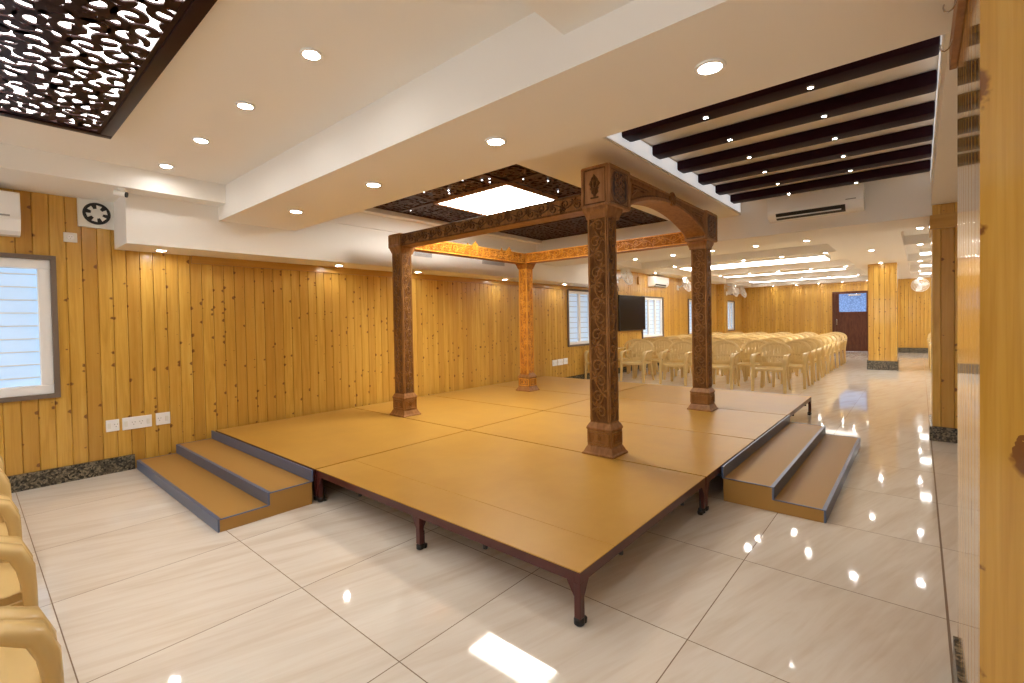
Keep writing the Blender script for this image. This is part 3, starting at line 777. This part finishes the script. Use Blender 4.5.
def small_cap(par, cx, cy, m, h=.118, zt=2.268):
    c = L(cx, cy, 0); z = zt-SZ
    MB().rect_stack(c[0], c[1], [(.076, .084, z-.22), (.084, .090, z-.20), (.102, .106, z-.15), (.108, .110, z-.145), (.108, .110, z-.012), (.10, .10, z)]).build('capital', m, par)
    mb = MB()
    for O, U, Vv, Nn, b in faces(c[0], c[1], .108, .110): frame_ribs(mb, (O, U, Vv, Nn), .08, z-.125, z-.03, .014, 0, .007)
    mb.build('capital_frame', m, par)
small_cap(cl, 3.265, 4.43, M['teak']); small_cap(cb, 5.51, 4.46, M['gold'])

# front arch beam
AX0, AX1 = 3.475, 5.245; AZ0, AZT = 2.16, 2.425
def arc(k):    # k 0..1 -> (x, z) of the soffit
    x = AX0 + (AX1-AX0)*k
    return x, AZ0 + .175*math.sin(PI*k)**.75
mb = MB(); n = 36; r0 = []; r1 = []
Y0, Y1 = 1.755, 1.955
lower = [arc(k/n) for k in range(n+1)]
for (xa, za), (xb, zb_) in zip(lower, lower[1:]):
    a, b = L(xa, 0, za), L(xb, 0, zb_); y0 = Y0-can.location[1]; y1 = Y1-can.location[1]; zt = AZT-SZ
    mb.quad((a[0], y0, a[2]), (b[0], y0, b[2]), (b[0], y0, zt), (a[0], y0, zt))
    mb.quad((a[0], y1, a[2]), (b[0], y1, b[2]), (b[0], y1, zt), (a[0], y1, zt))
    mb.quad((a[0], y0, a[2]), (b[0], y0, b[2]), (b[0], y1, b[2]), (a[0], y1, a[2]))
    mb.quad((a[0], y0, zt), (b[0], y0, zt), (b[0], y1, zt), (a[0], y1, zt))
archb = mb.build('arch_beam', M['teak'], can, smooth=40)
mb = MB()
for yy, nn in ((Y0, -1), (Y1, 1)):
    FY = (V((-can.location[0], yy-can.location[1], -SZ)), V((1, 0, 0)), V((0, 0, 1)), V((0, nn, 0)))
    mb.ribbon([(x, z+.016) for x, z in lower], .032, FY, 0, .012, .3)
    mb.ribbon([(AX0, AZT-.01), (AX1, AZT-.01)], .02, FY, 0, .012, .3)
    for s in (0, 1):
        X = (lambda q: AX0+q) if s == 0 else (lambda q: AX1-q)
        mb.ribbon([(X(.012), AZ0+.01), (X(.012), AZT)], .02, FY, 0, .010, .3)
        for k, w in ((0, .012), (1, .008)):
            q = .028*k
            P = [(X(.05+q), AZT-.055-q*.8), (X(.05+q), AZ0+.09+q*1.6), (X(.16-q*.1), AZ0+.165+q*.25), (X(.42-q*3), AZT-.055-q*.8), (X(.05+q), AZT-.055-q*.8)]
            mb.ribbon(P, w, FY, 0, .011, .4)
mb.build('arch_moulding', M['teak_light'], archb)
mg = MB(); FY = (V((-can.location[0], Y0-can.location[1], -SZ)), V((1, 0, 0)), V((0, 0, 1)), V((0, -1, 0)))
mg.ribbon([(x, z+.040) for x, z in lower if AX0+.04 < x < AX1-.04], .012, FY, 0, .003, .3)
for s in (0, 1):
    X = (lambda q: AX0+q) if s == 0 else (lambda q: AX1-q)
    for q in (.014, .042):
        mg.ribbon([(X(.05+q), AZT-.055-q*.8), (X(.05+q), AZ0+.09+q*1.6), (X(.16-q*.1), AZ0+.165+q*.25), (X(.42-q*3), AZT-.055-q*.8), (X(.05+q), AZT-.055-q*.8)], .012, FY, 0, .004, .3)
mg.build('arch_groove', M['teak_carved'], archb)
mb = MB(); xm, zm_ = (AX0+AX1)/2, 2.385
FY = (V((xm-can.location[0], Y0-can.location[1], zm_-SZ)), V((1, 0, 0)), V((0, 0, 1)), V((0, -1, 0)))
c = FY[0]
mb.lathe([(.066, .0), (.066, -.014), (.058, -.018), (.052, -.012), (.001, -.010)], 22, tuple(c), 'y')
for k in range(8):
    a = k*PI/4
    mb.ribbon([(0.008*math.cos(a), .008*math.sin(a)), (.03*math.cos(a), .03*math.sin(a)), (.05*math.cos(a), .05*math.sin(a))], [.006, .022, .004], FY, .008, .024, .5)
mb.build('rosette', M['teak'], archb, smooth=40)
# the other three beams
def beam(x0, x1, y0, y1, z0, z1, m, relief, along, lab, crest=False):
    a, b = L(x0, y0, z0), L(x1, y1, z1)
    o = MB().box(a[0], b[0], a[1], b[1], a[2], b[2], .003).build('beam', m, can); o['label'] = lab
    mb = MB(); zc = (a[2]+b[2])/2; h = b[2]-a[2]
    if along == 'x': fs = [((V((a[0], a[1], zc)), V((1, 0, 0)), V((0, 0, 1)), V((0, -1, 0))), b[0]-a[0]), ((V((a[0], b[1], zc)), V((1, 0, 0)), V((0, 0, 1)), V((0, 1, 0))), b[0]-a[0])]
    else: fs = [((V((a[0], a[1], zc)), V((0, 1, 0)), V((0, 0, 1)), V((-1, 0, 0))), b[1]-a[1]), ((V((b[0], a[1], zc)), V((0, 1, 0)), V((0, 0, 1)), V((1, 0, 0))), b[1]-a[1])]
    for fr, LL in fs:
        for s in (-1, 1): mb.ribbon([(0, s*(h/2-.008)), (LL, s*(h/2-.008))], .016, fr, 0, .006, .3)
        vine(mb, (fr[0], fr[2], fr[1], fr[3]), LL, h-.03, .012, .010)
        if crest:
            for k in range(3):
                cu = LL*(.17+.33*k)
                for q in range(7):
                    aa = PI*(q+.5)/7; r = .078 if q != 3 else .095
                    mb.ribbon([(cu, h*.15), (cu+math.cos(aa)*r*.7, h*.15+math.sin(aa)*r*.8), (cu+math.cos(aa)*r, h*.15+math.sin(aa)*r*1.15)], [.01, .030, .006], fr, 0, .016, .5)
    mb.build('beam_carving', relief, o)
    return o
beam(3.175, 3.335, 1.971, 4.318, 2.125, 2.255, M['teak'], M['teak_carved'], 'y', 'plain brown left beam of the canopy')
beam(3.375, 5.40, 4.39, 4.52, 2.12, 2.265, M['gold'], M['gold_relief'], 'x', 'golden back beam with carved flowers', True)
beam(5.40, 5.54, 1.971, 4.348, 2.12, 2.265, M['gold'], M['gold_relief'], 'y', 'golden scroll-carved rear beam')

# ------------------------------------------------------------------ moulded plastic chair
def make_chair():
    t = thing('plastic_armchair', '', 'chair')
    # seat: curved slab
    mb = MB(); nx, ny = 8, 8; top = []; bot = []
    for i in range(nx+1):
        x = .235 - .45*i/nx; hw = .215 - .03*(i/nx)
        ra, rb_ = [], []
        for j in range(ny+1):
            v = -1+2*j/ny
            z = .425 - .018*math.sin(PI*i/nx)*(1-v*v) - (.025 if i == 0 else .006 if i == 1 else 0) - .012*(i/nx)
            ra.append((x, v*hw, z)); rb_.append((x, v*hw, z-.014))
        top.append(ra); bot.append(rb_)
    for G_ in (top, bot):
        for i in range(nx):
            for j in range(ny): mb.quad(G_[i][j], G_[i+1][j], G_[i+1][j+1], G_[i][j+1])
    for i in range(nx):
        for j in (0, ny): mb.quad(top[i][j], top[i+1][j], bot[i+1][j], bot[i][j])
    for j in range(ny):
        for i in (0, nx): mb.quad(top[i][j], top[i][j+1], bot[i][j+1], bot[i][j])
    mb.sweep([(.236, -.22, .39), (.238, 0, .388), (.236, .22, .39)], .012, .05, V((1, 0, 0)))
    mb.sweep([(.22, .22, .392), (0, .215, .395), (-.22, .19, .39)], .012, .045, V((0, 1, 0)))
    mb.sweep([(.22, -.22, .392), (0, -.215, .395), (-.22, -.19, .39)], .012, .045, V((0, 1, 0)))
    mb.build('seat', M['plastic'], t, smooth=50)
    # back: arched hoop, lower band and slats, curved in plan and leaning back
    def bp(v, z):      # v -1..1 across, z height
        hw = .205 + .045*min(1, (z-.42)/.25)
        lean = (z-.42)*.23
        return V((-.215 - lean + .085*v*v, v*hw, z))
    mb = MB()
    hoop = [bp(-1, .60)] + [bp(-math.cos(PI*k/14)*1.0, .62+.215*math.sin(PI*k/14)**.6) for k in range(15)] + [bp(1, .60)]
    nrm = V((1, 0, 0))
    mb.sweep(hoop, .016, .055, nrm, 8)
    mb.sweep([bp(-1+.25*k, .455) for k in range(9)], .014, .075, nrm, 8)
    mb.sweep([bp(-.92, .43), bp(-.98, .52), bp(-1, .60)], .016, .06, nrm, 8); mb.sweep([bp(.92, .43), bp(.98, .52), bp(1, .60)], .016, .06, nrm, 8)
    mb.sweep([bp(-.97+.2425*k, .575+.02*math.sin(PI*k/8)) for k in range(9)], .010, .05, nrm, 8)
    mb.build('backrest', M['plastic'], t, smooth=50)
    mb = MB()
    for k in range(7):
        v = -.72+.24*k; zt = .62+.215*math.sin(math.acos(max(-1, min(1, v))))**.6
        pts = [bp(v*.86, .47), bp(v*.93, .6), bp(v, zt)]
        mb.sweep(pts, .009, [.036, .046, .056], nrm, 8)
    mb.build('back_slats', M['plastic'], t, smooth=50)
    for s in (-1, 1):
        mb = MB()
        P = [bp(s*.97, .64), V((-.15, s*.243, .652)), V((-.03, s*.248, .648)), V((.09, s*.250, .645)), V((.165, s*.250, .638)), V((.212, s*.249, .612)), V((.232, s*.247, .56)), V((.238, s*.244, .50)), V((.24, s*.238, .42))]
        mb.sweep(P, [.035, .045, .054, .064, .074, .078, .074, .064, .058], [.03, .024, .024, .028, .036, .044, .042, .034, .03], V((0, 1, 0)), 10, .6)
        mb.build('armrest', M['plastic'], t, smooth=60)
        mb = MB(); mb.sweep([(.24, s*.238, .42), (.248, s*.241, .2), (.258, s*.245, 0)], [.058, .05, .042], [.03, .03, .03], V((0, 1, 0)), 8, .5)
        mb.sweep([(.185, s*.252, .46), (.19, s*.252, .40), (.222, s*.253, .2), (.245, s*.255, .0)], [.012]*4, [.11, .11, .07, .04], V((0, 1, 0)), 8, .5)
        mb.build('leg', M['plastic'], t, smooth=50)
        mb = MB(); mb.sweep([(-.20, s*.19, .45), (-.235, s*.205, .2), (-.275, s*.222, 0)], [.045, .042, .038], [.03, .028, .028], V((0, 1, 0)), 8, .5)
        mb.sweep([(-.175, s*.205, .41), (-.215, s*.217, .2), (-.26, s*.236, 0)], [.012]*3, [.05, .045, .035], V((0, 1, 0)), 8, .5)
        mb.build('leg', M['plastic'], t, smooth=50)
    return t
chair0 = make_chair(); used = [False]
def chair(x, y, rz, label, group, zs=.955):
    c = chair0 if not used[0] else copy_tree(chair0)
    used[0] = True
    c.location = (x, y, 0); c.rotation_euler = (0, 0, rz); c.scale = (1, 1, zs); tag(c, label, 'chair', group)
cn_ = ['at the walkway end of the row', 'second from the walkway', 'third from the walkway', 'fourth from the walkway', 'fifth from the walkway', 'next to the window wall']
for k, y in enumerate((1.93, 2.76, 3.58, 4.42)):
    chair(9.09, y, PI, 'cream armchair in the front row facing the stage, ' + cn_[k], 'cream chairs in the hall rows')
rn = ['second', 'third', 'fourth', 'fifth', 'sixth', 'seventh', 'eighth', 'ninth', 'last']
chair(8.78, 5.08, PI, 'cream armchair in the front row facing the stage, against the window wall', 'cream chairs in the hall rows')
for r in range(9):
    for k, y in enumerate((1.76, 2.40, 3.03, 3.66, 4.30, 4.94)):
        chair(9.09+.715*(r+1), y + random.uniform(-.015, .015), PI + random.uniform(-.03, .03), 'cream armchair in the %s row from the stage, %s' % (rn[r], cn_[k]), 'cream chairs in the hall rows')
for k in range(5):
    chair(12.9+.72*k+1.1, -.44, PI, 'cream armchair right of the walkway behind the post, ' + ['nearest the stage', 'second from the stage', 'third from the stage', 'fourth from the stage', 'nearest the far wall'][k], 'cream chairs right of the walkway')
ll = ['closest to the camera', 'second from the camera', 'third from the camera', 'fourth from the camera', 'fifth from the camera, near the pine wall', 'beside the pine wall below the window']
for k, y in enumerate((1.13, 1.705, 2.28, 2.855, 3.43, 4.005)):
    chair(-.128, y + .075, 0, 'cream armchair at the left picture edge, ' + ll[k], 'cream chairs along the left picture edge', 1.0)

# ------------------------------------------------------------------ wall fittings
def ac(label, loc, rz, w, h, d=.2, group=None):
    t = thing('air_conditioner', label, 'air conditioner', loc, rz, group)   # local: back at y=0, front at y=-d, bottom z=0
    prof = [(0, 0), (-d*.55, 0), (-d*.80, h*.08), (-d*.97, h*.28), (-d, h*.45), (-d*.98, h*.95), (-d*.9, h), (0, h)]
    MB().loft([[(-w/2, y, z) for y, z in prof], [(w/2, y, z) for y, z in prof]]).build('body', M['whitep'], t, smooth=25)
    MB().box(-w/2+.004, w/2-.004, -d-.004, -d+.004, h*.34, h*.97, .003).build('front_panel', M['whitep'], t)
    OP = [(-d*.62, h*.028), (-d*.80, h*.085), (-d*.945, h*.255), (-d*.975, h*.245), (-d*.815, h*.05), (-d*.63, h*-.002)]
    MB().loft([[(-w*.405, y, z) for y, z in OP], [(w*.325, y, z) for y, z in OP]]).build('air_outlet', M['black'], t)
    mb = MB(); mb.sweep([(-w*.405, -d*.87, h*.095), (w*.285, -d*.87, h*.095)], .028, .005, V((0, .65, .75)), 6); mb.build('louver', M['whitep'], t)
    MB().box(w*.33, w*.43, -d-.006, -d-.004, h*.40, h*.44).build('badge', M['greyp'], t)
    return t
ac('white split air conditioner on the beam above the hall, below the dark slats', (6.354, .893, 2.392), -PI/2, .905, .268, .19)
ac('white split air conditioner at the left picture edge above the window', (-.10, YL-.002, 2.005), 0, .82, .318, .2)
ac('white air conditioner on the far window wall right of the television', (12.2, YL-.002, 2.12), 0, .9, .27, .2, 'hall air conditioners')
ac('small distant white air conditioner on the window wall near the far corner', (18.9, YL-.002, 2.12), 0, .9, .27, .2, 'hall air conditioners')
# the grey switch box beside the air conditioner in the hall
t = MB().box(11.15, 11.3, YL-.04, YL-.001, 2.15, 2.35, .005).build('junction_box', M['pine_trim']); tag(t, 'small wooden box left of the hall air conditioner beside the television', 'box')

# exhaust fan
t = thing('exhaust_fan', 'square white exhaust fan high on the pine wall, beside the bulkhead', 'exhaust fan', (.777, YL-.001, 2.262))
mb = MB(); s = .122
mb.box(-s, s, -.03, 0, -s, s, .006)
mb.build('plate', M['ivory'], t)
MB().lathe([(.093, -.031), (.093, -.036), (.084, -.036), (.080, -.0315)], 32, (0, 0, 0), 'y').build('ring', M['black'], t)
MB().lathe([(.001, -.032), (.080, -.032), (.080, -.0305), (.001, -.0305)], 32, (0, 0, 0), 'y').build('opening', M['black'], t)
mb = MB()
for k in range(6):
    a = k*PI/3
    u0, u1 = V((math.cos(a), 0, math.sin(a))), V((math.cos(a+.55), 0, math.sin(a+.55)))
    yv = V((0, -.034, 0)); y2 = V((0, -.040, 0))
    mb.loft([[u0*.038+yv, u0*.072+yv, u1*.072+y2, u1*.038+y2], [u0*.038+yv*1.06, u0*.072+yv*1.06, u1*.072+y2*1.06, u1*.038+y2*1.06]])
mb.build('blades', M['ivory'], t)
MB().lathe([(.040, -.033), (.040, -.043), (.036, -.046), (.001, -.046)], 24, (0, 0, 0), 'y').build('hub', M['ivory'], t, smooth=40)
t = thing('socket_plate', 'small square white socket plate below the exhaust fan', 'socket', (.607, YL-.001, 2.042))
MB().box(-.043, .043, -.012, 0, -.04, .04, .004).build('plate', M['ivory'], t)
MB().lathe([(.022, -.012), (.022, -.017), (.016, -.018), (.001, -.018)], 20, (0, 0, 0), 'y').build('outlet', M['whitep'], t)
mb = MB()
for a, b in ((-.008, .005), (.008, .005), (0, -.008)): mb.lathe([(.003, -.018), (.003, -.0188), (.0005, -.0188)], 8, (a, 0, b), 'y')
mb.build('pin_holes', M['greyp'], t)
def plate(x0, x1, z0, z1, n, sock, label, group):
    t = thing('switch_plate', label, 'switch plate', ((x0+x1)/2, YL-.001, (z0+z1)/2), 0, group); w = (x1-x0)/2; h = (z1-z0)/2
    MB().box(-w, w, -.012, 0, -h, h, .004).build('plate', M['whitep'], t)
    for k in range(n):
        c = -w + (k+.5)*2*w/n
        if k in sock:
            mb = MB(); r = .5
            for a, b in ((-.010, .008), (.010, .008), (0, -.012)): mb.lathe([(.004, -.0118), (.004, -.0128), (.0005, -.0128)], 8, (c+a, 0, b), 'y')
            mb.build('socket_holes', M['greyp'], t)
        else: MB().box(c-.012, c+.012, -.016, -.0119, -.024, .024, .003).build('rocker', M['ivory'], t)
plate(.793, .885, .365, .468, 2, (1,), 'small white switch plate on the pine wall, leftmost of three left of the steps', 'switch plates left of the steps')
plate(.905, 1.12, .360, .470, 4, (1, 2), 'wide white switch plate on the pine wall, middle of three left of the steps', 'switch plates left of the steps')
plate(1.15, 1.262, .362, .474, 2, (0,), 'white switch plate on the pine wall nearest the left steps', 'switch plates left of the steps')
plate(7.44, 7.60, .39, .505, 2, (1,), 'white switch plate behind the stage, leftmost of three near the hall window', 'switch plates behind the stage')
plate(7.62, 7.80, .39, .51, 3, (1,), 'white switch plate behind the stage, middle of three near the hall window', 'switch plates behind the stage')
plate(7.82, 7.96, .395, .515, 2, (0,), 'white switch plate behind the stage, right of three near the hall window', 'switch plates behind the stage')

# security camera under the step of the ceiling
t = thing('security_camera', 'small white bullet camera at the bulkhead corner under the ceiling', 'security camera', (.852, 4.80, 2.38))
MB().lathe([(.03, 0), (.03, -.008), (.012, -.014), (.010, -.035)], 18).build('mount', M['whitep'], t)
mb = MB(); mb.sweep([(-.045, .02, -.033), (.02, -.015, -.045)], .045, .045, V((0, 0, 1)), 14, 1.0); mb.build('housing', M['whitep'], t, smooth=50)
mb = MB(); mb.sweep([(.02, -.015, -.045), (.030, -.020, -.047)], .043, .043, V((0, 0, 1)), 14, 1.0); mb.build('lens_window', M['black'], t, smooth=50)

# air vents on the bulkhead face
for (x0, x1), s in zip([(3.80, 4.10), (5.06, 5.55)], ['small grey air vent on the bulkhead behind the canopy, beside the left column', 'wide grey air vent on the bulkhead behind the canopy, left of the back column']):
    t = thing('air_vent', s, 'vent', ((x0+x1)/2, 4.92, 2.185), 0, 'vents on the bulkhead')
    w = (x1-x0)/2; mb = MB(); mb.box(-w, w, -.01, 0, -.05, .05, .003); mb.build('vent_frame', M['alu'], t)
    mb = MB()
    for k in range(6): mb.box(-w+.012, w-.012, -.016, -.010, -.042+.015*k, -.034+.015*k)
    mb.build('louvers', M['greyp'], t)

# television
t = thing('television', 'black wall television between the two hall windows behind the near column', 'television', (10.72, YL-.04, 1.0))
MB().box(-.68, .68, -.05, 0, 0, .85, .006).build('casing', M['black'], t)
MB().box(-.665, .665, -.052, -.0505, .02, .84).build('screen', M['screen'], t)
MB().box(-.2, .2, 0, .038, .25, .6).build('wall_bracket', M['steel'], t)
t = MB().sweep([(10.0, YL-.02, 2.12), (10.06, YL-.03, 2.05), (10.1, YL-.03, 1.98), (10.05, YL-.03, 1.92), (10.05, YL-.03, 1.84)], .012, .012, V((0, 1, 0)), 6).build('cable', M['black'])
tag(t, 'thin black cable hanging above the television', 'cable')

# wall fans
def make_fan():
    t = thing('wall_fan', '', 'fan')     # local: wall at y=0, looks along -y and down
    MB().box(-.05, .05, -.03, 0, -.07, .07, .006).build('wall_bracket', M['whitep'], t)
    mb = MB(); mb.sweep([(0, -.03, 0), (0, -.12, .04), (0, -.18, .08)], .04, .03, V((1, 0, 0)), 8); mb.build('arm', M['whitep'], t)
    tilt = Matrix.Rotation(math.radians(-18), 4, 'X'); C0 = V((0, -.24, .08))
    def put(mb): mb.v = [tuple(C0 + (tilt @ V(p))) for p in mb.v]; return mb
    put(MB().lathe([(.001, .08), (.05, .07), (.06, .0), (.05, -.03), (.001, -.035)], 18, (0, 0, 0), 'y')).build('motor', M['whitep'], t, smooth=40)
    mb = MB()
    for k in range(3):
        a = k*2*PI/3
        pts = [V((math.cos(a+q)*r, -.045+.03*q, math.sin(a+q)*r)) for q, r in ((0, .05), (.15, .12), (.3, .2))]
        mb.sweep(pts, [.05, .13, .12], .003, V((-math.sin(a), .25, math.cos(a))), 6)
    put(mb).build('blades', M['ivory'], t)
    mb = MB()
    for (R, y) in ((.225, -.05), (.17, -.085), (.10, -.10), (.225, -.02), (.05, -.105)):
        ring = [(R*math.cos(2*PI*k/28), y, R*math.sin(2*PI*k/28)) for k in range(29)]
        mb.sweep(ring, .007, .007, V((0, 1, 0)), 4)
    for k in range(28):
        a = 2*PI*k/28; c, s = math.cos(a), math.sin(a)
        mb.sweep([(.05*c, -.105, .05*s), (.17*c, -.088, .17*s), (.225*c, -.05, .225*s), (.225*c, -.02, .225*s), (.12*c, .04, .12*s), (.05*c, .06, .05*s)], .006, .006, V((-s, 0, c)), 4)
    put(mb).build('guard', M['whitep'], t)
    return t
fan0 = None
for x, y, z, rz, lab in [(10.05, YL, 2.2, 0, 'white caged wall fan above the television'), (13.75, YL, 2.17, 0, 'white caged wall fan right of the first hall air conditioner'), (17.5, 5.13, 2.12, 0, 'white caged wall fan on the pilaster of the window wall'), (19.6, YL, 2.15, 0, 'white caged wall fan near the far left corner of the hall'), (XF, -.02, 2.12, -PI/2, 'white caged wall fan on the far wall right of the wooden pillar')]:
    if fan0 is None: f = fan0 = make_fan()
    else: f = copy_tree(fan0)
    f.location = (x, y-(.001 if rz == 0 else 0), z); f.rotation_euler = (0, 0, rz); tag(f, lab, 'fan', 'caged wall fans')

# coat rack board with hooks on the near post
t = thing('hook_rack', 'brown wooden board with metal hooks high on the varnished post at right', 'hook rack', (1.45, -.1, 2.118))
MB().box(.05, .82, .0, .020, 0, .085, .003).build('board', M['teak'], t)
for hx_ in (.12, .36, .62):
    mb = MB()
    P = [(hx_, .020, .022), (hx_, .024, .006), (hx_-.003, .029, -.006), (hx_-.004, .038, -.012), (hx_-.005, .046, -.007), (hx_-.005, .049, .004), (hx_-.005, .047, .012)]
    mb.sweep([V(p) for p in P], .004, .004, V((1, 0, 0)), 6, 1.0); mb.build('hook', M['steel'], t, smooth=60)
# small outlet box on the left face of the side pillar, by the band
print('SCENE BUILT', len(bpy.data.objects))
